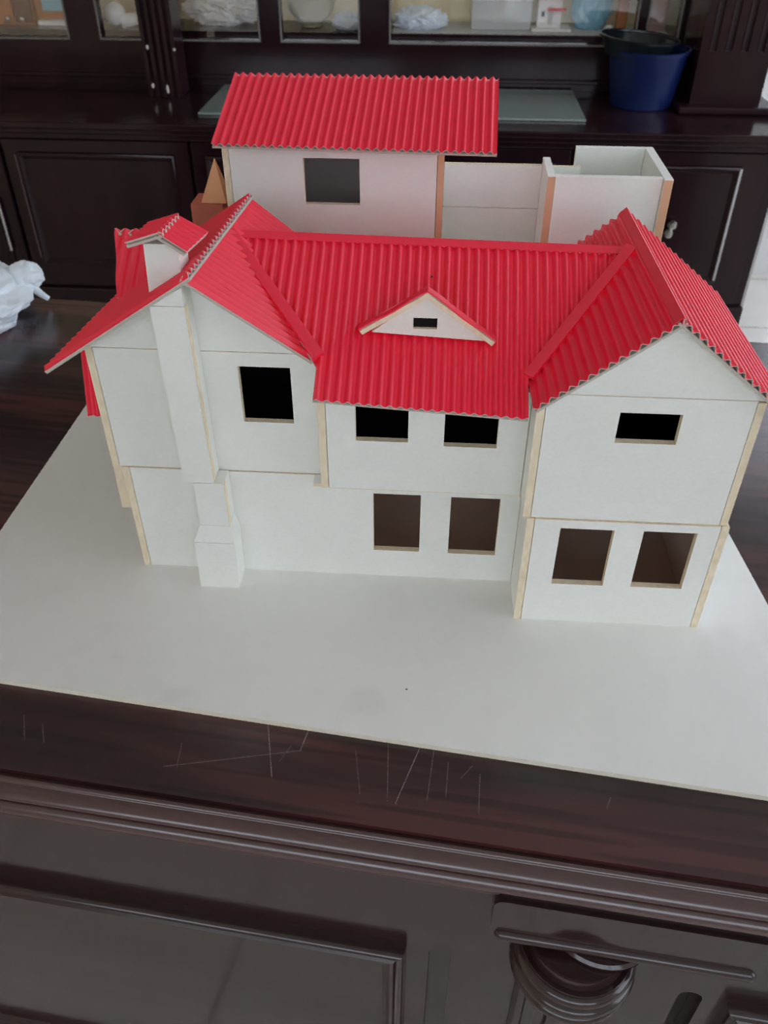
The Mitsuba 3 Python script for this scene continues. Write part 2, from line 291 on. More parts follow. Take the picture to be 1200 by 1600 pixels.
# ---- corrugated roofs
PITCH, AMP = 0.0093, 0.00175
def roof(name, R0, R1, D0, D1, knots, label=None, parent=H, pitch=PITCH, amp=AMP, along_ridge=False, back=True, phase=0.0, mat='red', rows=3):
    """Corrugated card. R0->R1 is the top line, D0/D1 the down-slope unit directions at its ends; knots: (u, w0, w1) limits down the slope in metres at u metres along the
    line (waves run down the slope), or with along_ridge the limits along the line at u metres down the slope (waves run parallel to the line)."""
    R0, R1, D0, D1 = (np.asarray(a, float) for a in (R0, R1, D0, D1))
    L = np.linalg.norm(R1 - R0)
    N = unit(np.cross(R1 - R0, D0 + D1))
    if N[2] < 0: N = -N
    kn = np.asarray(knots, float)
    us = np.unique(np.concatenate([np.arange(kn[0, 0], kn[-1, 0], pitch / 12), kn[:, 0], kn[1:-1, 0] - 1e-6]))
    w0, w1 = np.interp(us, kn[:, 0], kn[:, 1]), np.interp(us, kn[:, 0], kn[:, 2])
    def grid(w0, w1, off, wave=True):
        s = np.linspace(0, 1, rows)
        W = w0[:, None] + (w1 - w0)[:, None] * s
        if along_ridge:
            a, d = W, np.broadcast_to(us[:, None], W.shape)
        else:
            a, d = np.broadcast_to(us[:, None], W.shape), W
        f = (a / L)[..., None]
        P = R0 + f * (R1 - R0) + d[..., None] * (D0 + f * (D1 - D0))
        hgt = (amp * (np.cos(2 * np.pi * (us / pitch + phase)) - 1) if wave else 0 * us) + off
        return P + hgt[:, None, None] * N
    k = obj(name, slab_from_grids(grid(w0, w1, 0), grid(w0, w1, -0.0005)), mat, parent, label=label, smooth=50)
    obj('paper_liner', slab_from_grids(grid(w0 - 0.0004, w1 + 0.0004, -0.00055), grid(w0 - 0.0004, w1 + 0.0004, -0.0011)), 'liner', k, label='pale liner showing at the cut ends', smooth=50)
    if back:
        b0, b1 = -2 * amp - 0.0012, -2 * amp - 0.0034
        obj('backing_card', slab_from_grids(grid(w0, w1, b0, False), grid(w0, w1, b1, False)), 'greyboard', k, label='flat grey backing card')
    return k
# left wing
A0, A1 = np.array([0.1025, -0.0257, 0.3536]), np.array([0.1158, 0.1880, 0.3536])
dL = unit([-0.1444, 0, -0.0925])
LL = np.linalg.norm(A1 - A0)
roof('left_roof_slope', A0, A1, dL, dL, [(0, -0.0030, 0.1715), (0.147, -0.0030, 0.1470), (LL, -0.0030, 0.138)], 'red slope of the left gable facing away', phase=0.5)
roof('left_roof_slope', A0, A1, np.array([0.1058, 0.0184, -0.0841]) / 0.1352, np.array([0.1058, 0, -0.0841]) / 0.1352, [(0, 0.0005, 0.1352), (LL, 0.0005, 0.1352)], 'red slope of the left gable beside the middle roof', phase=0.5)
# middle
C0, C1 = np.array([0.1114, 0.1117, 0.3415]), np.array([0.4990, 0.1117, 0.3345])
LC_ = np.linalg.norm(C1 - C0)
SP = 0.1641
zrc = lambda x: 0.3415 - (x - 0.1114) / 0.3876 * 0.0070
sL, sR = (zrc(0.2106) - 0.2554) / SP, (zrc(0.4005) - 0.2439) / SP
def sl(x): return sL + (x - 0.2106) / (0.4005 - 0.2106) * (sR - sL)
def zmid(x, y): return zrc(x) - sl(x) * (0.1117 - y)
DC0, DC1 = np.array([0, -1, -sl(0.1114)]), np.array([0, -1, -sl(0.4990)])
uo = lambda x: (x - 0.1114) / 0.3876 * LC_
roof('middle_roof_slope', C0, C1, DC0, DC1, [(0, 0, 0.0004), (uo(0.2104), 0, 0.1330), (uo(0.21045), 0, SP), (uo(0.4005), 0, SP), (uo(0.40055), 0, 0.1290), (LC_, 0, 0.0004)],
     'front red slope of the middle roof', rows=4)
roof('middle_roof_slope', C0, C1, [0, 1, -0.50], [0, 1, -0.50], [(0, 0, 0.150), (LC_, 0, 0.150)], 'rear red slope of the middle roof')
# right wing: waves run along the ridge
E0, E1 = np.array([0.5099, -0.0640, 0.3471]), np.array([0.5046, 0.1893, 0.3471])
LE = np.linalg.norm(E1 - E0)
dl, dr_ = unit([-0.1087, 0, -0.0856]), unit([0.1132, 0, -0.0874])
roof('right_roof_slope', E0, E1, dl, dl, [(0.0, 0, LE), (0.1384, 0, LE)], 'red slope of the right gable beside the middle roof', along_ridge=True, rows=4)
roof('right_roof_slope', E0, E1, dr_, dr_, [(0.0, 0, LE), (0.1432, 0, LE)], 'outer red slope of the right gable', along_ridge=True, rows=4)
# rear block roof
RB0, RB1 = np.array([0.0710, 0.380, 0.4294]), np.array([0.3759, 0.380, 0.4287])
roof('rear_roof_slope', RB0, RB1, np.array([-0.0270, -1, -0.334]), np.array([-0.0246, -1, -0.350]), [(0, 0, 0.130), (0.3049, 0, 0.130)], 'front red slope of the tall rear block')
roof('rear_roof_slope', RB0, RB1, np.array([0, 1, -0.34]), np.array([0, 1, -0.34]), [(0, 0, 0.130), (0.3049, 0, 0.130)], 'rear red slope of the tall rear block')
# ridge and valley strips (folded red card)
def strip(name, P0, P1, a, b, thick, lift=0.0, label=None):
    """A folded strip along P0->P1: two wings reaching the vectors a and b from the fold."""
    P0, P1, a, b = (np.asarray(q, float) for q in (P0, P1, a, b))
    N = unit(np.cross(P1 - P0, b - a));  N = N if N[2] > 0 else -N
    n = 9
    s = np.linspace(0, 1, n)[:, None]
    C = P0 + s * (P1 - P0) + lift * N
    wob = (0.0006 * np.sin(np.linspace(0, 11, n)))[:, None]
    Tp = np.stack([C + a * (1 + 20 * wob), C + 0.5 * a + 0.0002 * N, C + 0.0006 * N, C + 0.5 * b + 0.0002 * N, C + b * (1 - 20 * wob)], 1)
    return obj(name, slab_from_grids(Tp, Tp - thick * N), 'red', H, label=label, smooth=25)
strip('ridge_strip', C0 + [0.000, 0.001, 0.0012], C1 + [0.004, 0.001, 0.0012], [0, -0.0070, -0.0040], [0, 0.0060, -0.0030], 0.0008, 0, 'folded red strip along the middle ridge')
strip('valley_strip', np.array([0.1134, 0.1040, 0.3448]), np.array([0.2134, -0.0200, 0.2797]), [-0.0038, -0.0036, -0.0010], [0.0042, 0.0032, 0.0004], 0.0034, 0.0020, 'red strip folded over the left valley')
strip('valley_strip', np.array([0.4968, 0.1023, 0.3390]), np.array([0.4006, -0.0170, 0.2640]), [0.0040, -0.0034, 0], [-0.0042, 0.0034, 0.0006], 0.0034, 0.0030, 'red strip folded over the right valley')
strip('ridge_strip', E0 + [0, -0.0003, 0.0004], E1 + [0, 0, 0.0004], [-0.0068, 0, -0.0053], [0.0022, 0, -0.0017], 0.0006, 0.0002, 'folded red card over the right gable ridge')
obj('pin_head', trimesh.creation.icosphere(subdivisions=1, radius=0.0010).apply_translation((0.3104, 0.0730, zmid(0.3104, 0.0730) + 0.0004)), 'dark_mark', H, label='small dark pin in the middle roof')

# chimney cap
K0, K1 = np.array([0.0814, -0.010, 0.3842]), np.array([0.0850, 0.036, 0.3842])
LK = np.linalg.norm(K1 - K0)
kr = [(0, 0.0, 0.0275), (LK, 0.0, 0.0310)]
kl = [(0, -0.0022, 0.0305), (LK, -0.0022, 0.0280)]
roof('cap_slope', K0, K1, unit([0.0224, 0, -0.0149]), unit([0.0266, 0, -0.0147]), kr, 'red cap slope on the chimney', parent=ch, pitch=0.0078, amp=0.0011)
roof('cap_slope', K0, K1, unit([-0.0282, 0, -0.0087]), unit([-0.0282, 0, -0.0087]), kl, 'red cap slope on the chimney', parent=ch, pitch=0.0078, amp=0.0011)

# side gable on the left roof
roof('side_gable_slope', [-0.0125, 0.1390, 0.3318], [0.0850, 0.1390, 0.3318], [0, -1, -0.64], [0, -1, -0.64],
     [(0, 0, 0.004), (0.0140, 0, 0.0665), (0.0190, 0, 0.0670), (0.0510, 0, 0.0800), (0.0975, 0, 0.090)], 'small red gable slope on the far side of the left roof', amp=0.0018, pitch=0.0105)
roof('side_gable_slope', [-0.0125, 0.1390, 0.3318], [0.0850, 0.1390, 0.3278], [0, 1, -0.64], [0, 1, -0.64], [(0, 0, 0.05), (0.0975, 0, 0.05)], 'rear slope of the small side gable')
# lean-to roof and bracket low on the left side
roof('lean_to_slope', [-0.0430, 0.0620, 0.2350], [-0.0110, 0.0620, 0.2350], [-0.06, -0.16, -1], [-0.02, -0.16, -1], [(0, 0, 0.073), (0.032, 0, 0.073)], 'steep red lean-to roof under the left eave')
obj('bracket', extrude(Polygon([(0.018, 0.0665), (0.020, h1), (0.034, h1), (0.030, 0.0665)]), (-0.0185, 0, 0), Y, Z, X, 0.0180), 'core', H, label='cream bracket strip under the left overhang')

# dormer on the middle roof
yD = 0.0118
dm = front('dormer', holes(Polygon([(0.2580, 0.2891), (0.3600, 0.2837), (0.3080, 0.3285)]), [(0.2957, 0.3172, 0.2937, 0.3043)]), yD, 0.004)
tag(dm, 'small white triangular dormer with a tiny window')
def slope_slab(name, P0, P1, P2, P3, thick, mat):
    q = np.array([P0, P1, P2, P3], float)
    N = unit(np.cross(q[1] - q[0], q[3] - q[0])); N = N if N[2] > 0 else -N
    G = np.zeros((9, 4, 3))
    for i, s in enumerate(np.linspace(0, 1, 9)):
        for j, r in enumerate(np.linspace(0, 1, 4)):
            G[i, j] = (1 - s) * ((1 - r) * q[0] + r * q[3]) + s * ((1 - r) * q[1] + r * q[2])
    return G, N
def dormer_side(P_ridge, P_eave):
    pr_, pe = np.array(P_ridge, float), np.array(P_eave, float)
    G, N = slope_slab('x', pr_, pe, pe + [0, 0.006, 0.0], pr_ + [0, 0.010, 0.0], 0, 0)
    G2, N2 = slope_slab('x', pr_ + [0, 0.010, 0.0], pe + [0, 0.006, 0.0], pe + [0, 0.020, -0.002], pr_ + [0, 0.070, -0.040], 0, 0)
    obj('bargeboard', slab_from_grids(G - 0.0022 * N, G - 0.0064 * N), 'core', dm, label='cream bargeboard of the dormer')
    wob = 0.0007 * np.sin(np.linspace(0, 9, 9))[:, None, None] * N
    r = obj('roof_sheet', slab_from_grids(G + wob + [0, -0.0008, 0], G + wob - 0.0014 * N + [0, -0.0008, 0]), 'red', dm, label='red sheet on the dormer', smooth=30)
    obj('rear_fold', slab_from_grids(G2, G2 - 0.0014 * N2), 'red', r)
    obj('backing_card', slab_from_grids(G + wob * 0.7 - 0.0013 * N, G + wob * 0.7 - 0.0021 * N), 'greyboard', dm)
dormer_side((0.3079, 0.0082, 0.3320), (0.2462, 0.0082, 0.2932))
dormer_side((0.3079, 0.0082, 0.3320), (0.3712, 0.0082, 0.2858))
obj('added_lining', B(0.290, 0.323, yD + 0.0042, yD + 0.012, 0.2915, 0.310), 'painted_shade', dm)  # added block, its dark colour stands for shade inside the dormer

# ---- rear block, terrace wall and open box
yB = 0.280
front('rear_front_wall', holes(sbox(0.0702 + t + e, 0, 0.3177 - t - e, 0.3885), [(0.1607, 0.2236, 0.3131, 0.3637)]), yB)
gp = Polygon([(yB, 0), (0.475, 0), (0.475, 0.3885), (0.38, 0.4215), (yB, 0.3885)])
side('rear_side_wall', gp, 0.0702)
side('rear_side_wall', gp, 0.3177 - t, core='tan_core')
front('rear_back_wall', sbox(0.0702 + t, 0, 0.3177 - t, 0.388), 0.475 - t)
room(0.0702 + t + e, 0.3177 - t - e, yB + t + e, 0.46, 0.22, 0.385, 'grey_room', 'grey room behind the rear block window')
front('terrace_wall', sbox(0.3180, 0, 0.4318, 0.2935), 0.340)
front('terrace_wall', sbox(0.3180, 0.2940, 0.4318, 0.3435), 0.340)
front('terrace_wall', sbox(0.4410, 0, 0.4760, 0.3425), 0.340)
foam('terrace_floor', sbox(0.318, 0.24, 0.432, 0.3395), (0, 0, 0.245), X, Y, Z, 0.005)
side('box_side_wall', sbox(0.2770, 0, 0.349, 0.3500), 0.4322, 0.0082, core='tan_core')
front('box_front_wall', sbox(0.4410, 0, 0.5575, 0.3495), 0.2790)
bs = side('box_side_wall', sbox(0.2730, 0, 0.400, 0.3500), 0.5580, 0.0095, core='tan_core')
front('box_back_wall', sbox(0.4758, 0, 0.5575, 0.3500), 0.3930)
foam('box_floor', sbox(0.441, 0.287, 0.5575, 0.392), (0, 0, 0.245), X, Y, Z, 0.005)
# white top edges of the open box (cut edges covered with paper)
obj('top_edging', cat(B(0.4322, 0.4404, 0.277, 0.349, 0.35005, 0.3508), B(0.5580, 0.5675, 0.273, 0.400, 0.35005, 0.3508), B(0.4410, 0.5575, 0.279, 0.2862, 0.34955, 0.3503), B(0.4758, 0.5575, 0.393, 0.4002, 0.35005, 0.3508)), 'white_item', H, label='white edging on the open box')
# terracotta turret at the rear left
tu = obj('turret', frustum(quad(0.018, 0.060, 0.300, 0.345, 0.0), quad(0.020, 0.058, 0.302, 0.343, 0.302)), 'terracotta', H, label='terracotta coloured turret behind the left gable')
apex = (0.0500, 0.322, 0.3500)
obj('spire', outward(tm([(0.032, 0.306, 0.3025), (0.062, 0.306, 0.3025), (0.062, 0.338, 0.3025), (0.032, 0.338, 0.3025), apex], [(0, 2, 1), (0, 3, 2), (0, 1, 4), (1, 2, 4), (2, 3, 4), (3, 0, 4)])), 'clay_light', tu, label='orange pointed spire')

# ================================================================== the desk
OD = np.array([0.27, -0.3035])
def dk(m):
    v = np.array(m.vertices)
    w = np.stack([OD[0] + v[:, 0] * CU - v[:, 1] * SU, OD[1] + v[:, 0] * SU + v[:, 1] * CU, v[:, 2]], 1)
    return tm(w, m.faces)
DT = -0.0062
D = thing('desk', 'big dark polished mahogany desk with scratched top under the model house', 'desk')
U0, U1 = -1.15, 1.05
top = Polygon([(U0, 0.0035), (U1, 0.0035), (U1, 0.985), (U0, 0.915)])
obj('top', dk(extrude(top, (0, 0, DT - 0.02), X, Y, Z, 0.02)), 'desk_top', D, label='scratched glossy dark red brown top')
prof = [(0.03, -0.0075), (0.0046, -0.0075), (0.0040, -0.0130), (0.0008, -0.0130)]
for a in np.linspace(15, 165, 9): prof.append((-0.0022 + 0.0030 * math.cos(math.radians(a)), -0.0118 + 0.0032 * math.sin(math.radians(a))))
prof += [(-0.0056, -0.0116), (-0.0090, -0.0118), (-0.0125, -0.0127), (-0.0155, -0.0144), (-0.0175, -0.0170), (-0.0178, -0.0192), (-0.0160, -0.0208), (-0.0136, -0.0220), (-0.0130, -0.0236)]
for a in np.linspace(100, 255, 12): prof.append((-0.0140 + 0.0080 * math.cos(math.radians(a)), -0.0322 + 0.0082 * math.sin(math.radians(a))))
prof += [(-0.0118, -0.0430)]
prof += [(-0.0105, -0.0490), (-0.0125, -0.0510), (-0.0135, -0.0535), (-0.0125, -0.0560), (-0.0095, -0.0575), (-0.0040, -0.0600), (-0.0005, -0.0660), (0.002, -0.0680), (0.03, -0.0680)]
pp = Polygon(prof).buffer(0)
obj('edge_moulding', dk(extrude(pp, (U0 - 0.012, 0, 0), (0, 1, 0), (0, 0, 1), (1, 0, 0), U1 - U0 + 0.024)), 'desk_edge', D, label='stepped rounded moulding along the front edge', smooth=40)
obj('carcass', dk(extrude(Polygon([(U0 + 0.02, 0.0225), (U1 - 0.02, 0.0225), (U1 - 0.02, 0.95), (U0 + 0.02, 0.88)]), (0, 0, -0.72), X, Y, Z, 0.72 - 0.0265)), 'desk', D)
obj('plinth', dk(extrude(Polygon([(U0, -0.018), (U1, -0.018), (U1, 0.965), (U0, 0.90)]), (0, 0, FZ), X, Y, Z, 0.06)), 'desk', D)
def frame(u0, u1, z0, z1, prof):
    """A mitred picture-frame moulding on the desk front: prof = (distance in from the outer edge, height proud of the front)."""
    rings = [[(u0 + a, -h, z1 - a), (u1 - a, -h, z1 - a), (u1 - a, -h, z0 + a), (u0 + a, -h, z0 + a)] for a, h in prof]
    v = np.array(rings).reshape(-1, 3)
    f = []
    for r in range(len(prof) - 1):
        for c in range(4):
            p, q = r * 4 + c, r * 4 + (c + 1) % 4
            f += [(p, q, q + 4), (p, q + 4, p + 4)]
    m = trimesh.Trimesh(v[:, :], np.array(f), process=False)
    m.fix_normals()
    if (m.face_normals[:, 1]).mean() > 0: m.invert()
    return m
FP = [(0, 0), (0.001, 0.010), (0.003, 0.0135), (0.006, 0.0150), (0.009, 0.0140), (0.011, 0.0165), (0.014, 0.0165), (0.016, 0.0130), (0.0205, 0.0100), (0.0230, 0.0045), (0.0245, 0.0008)]
for n, (a, b) in enumerate(((-0.66, 0.0440), (0.3420, 0.98))):
    pk = obj('front_panel', dk(extrude(sbox(a + 0.02, -0.60, b - 0.02, -0.22), (0, -0.0010, 0), X, Z, (0, -1, 0), 0.0008)), 'desk', D)
    obj('panel_moulding', dk(frame(a, b, -0.62, -0.1985, FP)), 'desk', pk, smooth=35)
def flute_frame(u0, u1, z0, z1):
    s = sbox(u0, z0, u1, z1 - 0.011).union(sg.Point((u0 + u1) / 2, z1 - 0.011).buffer(0.011))
    return s
fl = sbox(U0 + 0.02, -0.71, U1 - 0.02, -0.055)
for a, b in ((0.0655, 0.0875), (0.3010, 0.3230)): fl = fl.difference(flute_frame(a, b, -0.616, -0.198))
obj('front_board', dk(extrude(fl, (0, 0.0220, 0), X, Z, (0, -1, 0), 0.0220)), 'desk', D, label='front board with two sunk flutes')
bl = obj('frieze_block', dk(extrude(sbox(0.128, -0.098, 0.334, -0.060).buffer(0.010, quad_segs=6), (0, 0.0, 0), X, Z, (0, -1, 0), 0.0205)), 'desk', D, label='raised rounded block over the half column')
lip = trimesh.creation.capsule(height=0.206, radius=0.0064, count=[16, 16]).apply_transform(trimesh.transformations.rotation_matrix(math.pi / 2, (0, 1, 0))).apply_translation((0.231, -0.0195, -0.1045))
obj('lip', dk(lip), 'desk', bl, smooth=True)
cc = (0.1975, 0.004)
def half(profile): return dk(lathe(profile, 64, (cc[0], cc[1], 0)))
ab = lathe([(0, -0.1095), (0.050, -0.1095), (0.0525, -0.1120), (0.0525, -0.1150), (0.050, -0.1180), (0, -0.1180)], 64, (0.215, 0.020, 0))
obj('abacus', dk(ab), 'desk', bl, smooth=40)
co = obj('half_column', half([(0, -0.1185), (0.046, -0.1185), (0.043, -0.124), (0.043, -0.132), (0.046, -0.142), (0, -0.142)]), 'desk', D, smooth=40, label='turned half column with ringed capital')
rp = [(0.0, -0.140), (0.050, -0.140)]
for zc, r in ((-0.1515, 0.0545), (-0.1665, 0.0570), (-0.1815, 0.0560)):
    for a in np.linspace(75, -75, 9): rp.append((r - 0.006 + 0.0068 * math.cos(math.radians(a)), zc + 0.0068 * math.sin(math.radians(a))))
rp += [(0.0475, -0.1905), (0.0, -0.1905)]
obj('capital_ring', half(rp), 'desk', co, smooth=40)
ns = 96
ang = np.linspace(0, 2 * np.pi, ns, endpoint=False)
rad = 0.0455 - 0.0035 * np.clip(np.cos(ang * 12) - 0.1, 0, None)
sh = Polygon(np.stack([rad * np.cos(ang), rad * np.sin(ang)], 1))
obj('shaft', dk(extrude(sh, (cc[0], cc[1], -0.70), X, Y, Z, 0.51)), 'desk', co, smooth=30)

# ================================================================== the wall cabinet
CB = thing('display_cabinet', 'large dark mahogany wall cabinet with glazed top and panelled doors below', 'cabinet')
CT = 0.040
obj('counter', cat(B(-1.75, 1.262, 1.700, 2.62, CT - 0.018, CT, 0.004), B(-1.75, 1.254, 1.716, 2.62, CT - 0.034, CT - 0.0185, 0.004), B(-1.75, 1.244, 1.733, 2.62, CT - 0.052, CT - 0.0345, 0.004)), 'cab', CB, label='moulded counter shelf')
obj('base_carcass', B(-1.74, 1.232, 1.768, 2.62, -0.70, CT - 0.0525), 'cab', CB)
obj('base_plinth', B(-1.75, 1.24, 1.752, 2.62, FZ, -0.46, 0.006), 'cab', CB)
obj('side_trim', B(1.2325, 1.240, 1.765, 1.80, -0.70, -0.02), 'cab_glint', CB, label='edge strip painted pale for light on the right corner')  # pale colour paints the light caught by the corner edge
CF = [(0, 0), (0.002, 0.008), (0.006, 0.0105), (0.010, 0.0105), (0.014, 0.006), (0.018, 0.0025), (0.020, 0.0005)]
def cframe(x0, x1, z0, z1, yf, P=CF):
    m = frame(x0, x1, z0, z1, P); m.apply_translation((0, yf, 0)); return m
doors = [(-1.69, -1.30), (-1.29, -0.945), (-0.935, -0.40), (-0.39, 0.14), (0.15, 0.68), (0.875, 1.175)]
for n, (a, b) in enumerate([(-1.68, -1.335), (-1.325, -0.945), (-0.935, -0.40), (-0.39, 0.14), (0.15, 0.665), (0.675, 1.205)]):
    dn = obj('door', B(a, b, 1.752, 1.767, -0.45, -0.018, 0.003), 'cab', CB)
    pa, pb = (a + 0.038, b - 0.038) if n != 5 else (0.80, 1.130)
    obj('panel_moulding', cframe(pa, pb, -0.385, -0.052, 1.7515), 'cab', dn, smooth=35)
    if n == 1: obj('painted_glint', B(pb - 0.004, pb + 0.0015, 1.7370, 1.7405, -0.340, -0.186), 'cab_glint', dn, label='painted reflection line beside the next door')  # thin pale strip paints a reflection on the moulding
    if n == 2: obj('painted_glint', B(pa - 0.0015, pa + 0.0025, 1.7375, 1.7405, -0.358, -0.058), 'cab_glint_dim', dn)  # thin strip paints a dimmer light line on the moulding
    if n == 5:
        obj('painted_highlight', B(1.1215, 1.1285, 1.738, 1.7425, -0.372, -0.056, 0.001), 'cab_glint', dn, label='painted highlight down the right of the panel')  # pale strip paints the bright line on the right moulding
        kx, kz = 0.968, -0.223
        for q in (0.0125, -0.0125):
            obj('knob', cat(lathe([(0, 0.0), (0.005, 0), (0.005, 0.010), (0.0125, 0.013), (0.0135, 0.019), (0.009, 0.026), (0, 0.027)], 20).apply_transform(trimesh.transformations.rotation_matrix(math.pi / 2, (1, 0, 0))).apply_translation((kx + q * 0.25, 1.7515, kz + q))), 'silver', dn, smooth=40, label='silver knob')
    elif n not in (1, 2):
        obj('knob', lathe([(0, 0.0), (0.005, 0), (0.005, 0.010), (0.0125, 0.013), (0.0135, 0.019), (0.009, 0.026), (0, 0.027)], 20).apply_transform(trimesh.transformations.rotation_matrix(math.pi / 2, (1, 0, 0))).apply_translation((b - 0.03, 1.7515, -0.22)), 'silver', dn, smooth=40)
# upper part: frame around glazed compartments
YP = 2.17
ZT = 1.25
zb = 0.166
panes = [(-1.35, -0.8450), (-0.7420, -0.505), (-0.500, -0.2546), (-0.1850, 0.0470), (0.1430, 0.885), (0.885, 1.02)]
fr = sbox(-1.74, CT + 0.0002, 1.225, ZT)
for a, b in [(-1.35, -0.845), (-0.742, -0.2546), (-0.185, 0.047), (0.143, 0.862), (0.896, 0.985)]: fr = fr.difference(sbox(a, zb, b, 1.15))
obj('glazed_frame', extrude(fr, (0, YP, 0), X, Z, Y, 0.035), 'cab', CB, label='dark glazed frame')
obj('lower_rail_bead', B(-1.74, 0.90, YP - 0.012, YP, 0.060, 0.072, 0.003), 'cab', CB)
for a, b in [(-1.35, -0.845), (-0.742, -0.2546), (-0.185, 0.047), (0.143, 0.862), (0.896, 0.985)]:
    obj('glass_pane', B(a - 0.005, b + 0.005, YP + 0.015, YP + 0.018, zb - 0.005, 1.155), 'pane', CB)
    obj('glazing_bead', extrude(sbox(a - 0.004, zb - 0.004, b + 0.004, 1.154).difference(sbox(a + 0.0005, zb + 0.0005, b - 0.0005, 1.1495)), (0, YP - 0.004, 0), X, Z, Y, 0.004), 'bead', CB, label='pale glazing bead')
obj('back_panel', B(-1.70, 1.20, 2.435, 2.45, CT, ZT), 'backpanel', CB, label='tan back panel behind the glass')
obj('shelf', B(-1.70, 1.20, 2.215, 2.434, 0.165, 0.182), 'cab', CB)
obj('shelf_cover', B(0.145, 0.98, 2.225, 2.433, 0.1825, 0.184), 'grey_item', CB, label='pale cover on the shelf')
obj('end_panel', B(-1.735, -1.705, 2.206, 2.60, CT, ZT), 'cab', CB)
obj('end_panel', B(1.20, 1.225, 2.206, 2.60, CT, ZT), 'cab', CB)
obj('cornice', B(-1.77, 1.26, 2.10, 2.62, ZT, ZT + 0.08, 0.01), 'cab', CB)
# fluted column standing on the counter
def fluted_pilaster(x0, x1, y0, y1, z0, z1, n, depth, stop):
    w = (x1 - x0) / (2 * n + 1)
    prof = [(x0, y0)]
    for i in range(n):
        a = x0 + w * (2 * i + 1)
        prof += [(a + w * (1 - math.cos(s)) / 2, y0 + depth * math.sin(s)) for s in np.linspace(0, math.pi, 7)]
    prof += [(x1, y0), (x1, y1), (x0, y1)]
    return cat(extrude(Polygon(prof), (0, 0, stop), X, Y, Z, z1 - stop), *( [B(x0, x1, y0, y1, z0, stop)] if stop > z0 else []))
cl = obj('fluted_column', fluted_pilaster(-0.564, -0.468, 1.995, 2.09, CT + 0.001, ZT, 4, 0.009, CT + 0.0012), 'cab', CB, label='dark fluted column standing on the counter')
for x, z, hh in ((-0.548, 0.131, 0.012), (-0.505, 0.1335, 0.010)):
    pass
for (x, z0_, z1_) in ((-0.5485, 0.066, 0.080), (-0.5060, 0.052, 0.076), (-0.5485, 0.168, 0.180), (-0.4700, 0.165, 0.172)):
    obj('chip', trimesh.creation.icosphere(subdivisions=2, radius=1).apply_scale((0.0042, 0.0012, (z1_ - z0_) / 2)).apply_translation((x, 1.9950, (z0_ + z1_) / 2)), 'scuff', cl, label='pale chip in the varnish')
pl = obj('fluted_pilaster', fluted_pilaster(0.998, 1.190, 1.930, 2.168, 0.062, ZT, 4, 0.008, 0.195), 'cab', CB, label='wide fluted pilaster at the right end')
obj('pilaster_foot', B(0.965, 1.235, 1.900, 2.168, CT + 0.001, 0.0615, 0.006), 'cab', pl)

# ================================================================== things on the counter
gs = obj('glass_sheet', B(-0.372, 0.700, 1.805, 2.155, CT + 0.0008, CT + 0.0068, 0.001), 'glass_sheet')
tag(gs, 'loose sheet of greenish glass lying flat on the cabinet counter', 'glass sheet')
def pot(prof_out, thick):
    p = list(prof_out)
    inner = [(max(r - thick, 0), z) for r, z in p if z > p[0][1] + 1e-6][::-1]
    return [(0, p[0][1])] + p + inner + [(0, p[0][1] + thick)]
bk = obj('bucket', lathe(pot([(0.084, 0), (0.0865, 0.004), (0.109, 0.137), (0.114, 0.138), (0.115, 0.146), (0.112, 0.148)], 0.003), 56, (0.8800, 2.015, CT + 0.0008)), 'blue', smooth=40)
tag(bk, 'plain blue plastic bucket beside the right pilaster on the cabinet counter', 'bucket')
bas = lathe(pot([(0.085, 0), (0.088, 0.004), (0.103, 0.042), (0.112, 0.043), (0.113, 0.048), (0.110, 0.050)], 0.003), 56)
bas.apply_transform(trimesh.transformations.rotation_matrix(math.radians(4), (0, 1, 0)))
bas.apply_translation((0.846, 2.02, 0.166))
bs_ = obj('basin', bas, 'black_plastic', smooth=40)
tag(bs_, 'shallow black plastic basin stacked in the mouth of the blue bucket', 'basin')

# ---- things on the shelf behind the glass
SZ = 0.1822
gl = thing('globe_lamp', 'round white globe lamp lying behind glass left of the fluted column', 'lamp')
obj('globe', trimesh.creation.icosphere(subdivisions=3, radius=0.033).apply_translation((-0.727, 2.28, SZ + 0.0335)), 'white_item', gl, smooth=True)
nk = lathe([(0, 0), (0.016, 0), (0.019, 0.02), (0.022, 0.045), (0, 0.045)], 24).apply_transform(trimesh.transformations.rotation_matrix(math.radians(-100), (0, 1, 0))).apply_translation((-0.660, 2.28, SZ + 0.022))
obj('neck', nk, 'white_item', gl, smooth=40)
def crumple(rx, ry, rz, c, seed, amp=0.25, freq=3.0, sub=4, floor_z=None):
    m = trimesh.creation.icosphere(subdivisions=sub, radius=1)
    v = np.array(m.vertices)
    n1 = meshkit.fbm(v * freq + seed * 7.3, 4, seed) - 0.5
    rid = np.abs(meshkit.fbm(v * freq * 1.3 + 11 + seed, 3, seed + 5) - 0.5)
    v = v * (1 + amp * 2 * n1 - amp * 1.2 * rid)[:, None] * [rx, ry, rz] + c
    if floor_z is not None: v[:, 2] = np.maximum(v[:, 2], floor_z + 0.0004 * (meshkit.noise(v * 60, seed)))
    return tm(v, m.faces)
tag(obj('fabric_bundle', crumple(0.05, 0.05, 0.07, (-0.61, 2.36, SZ + 0.06), 3, floor_z=SZ), 'pink_brown', smooth=True), 'pinkish cloth bundle on the glazed shelf behind the globe lamp', 'bundle')
tag(obj('film_wrap', crumple(0.115, 0.05, 0.06, (-0.40, 2.34, SZ + 0.05), 4, 0.4, 4, floor_z=SZ), 'film', smooth=25), 'crumpled clear wrapping film on the shelf just right of the column', 'wrapping')
gb = obj('glass_bowl', lathe(pot([(0.03, 0), (0.034, 0.004), (0.07, 0.045), (0.078, 0.09), (0.076, 0.092)], 0.004), 40, (-0.115, 2.33, SZ + 0.0005)), 'clear', smooth=40)
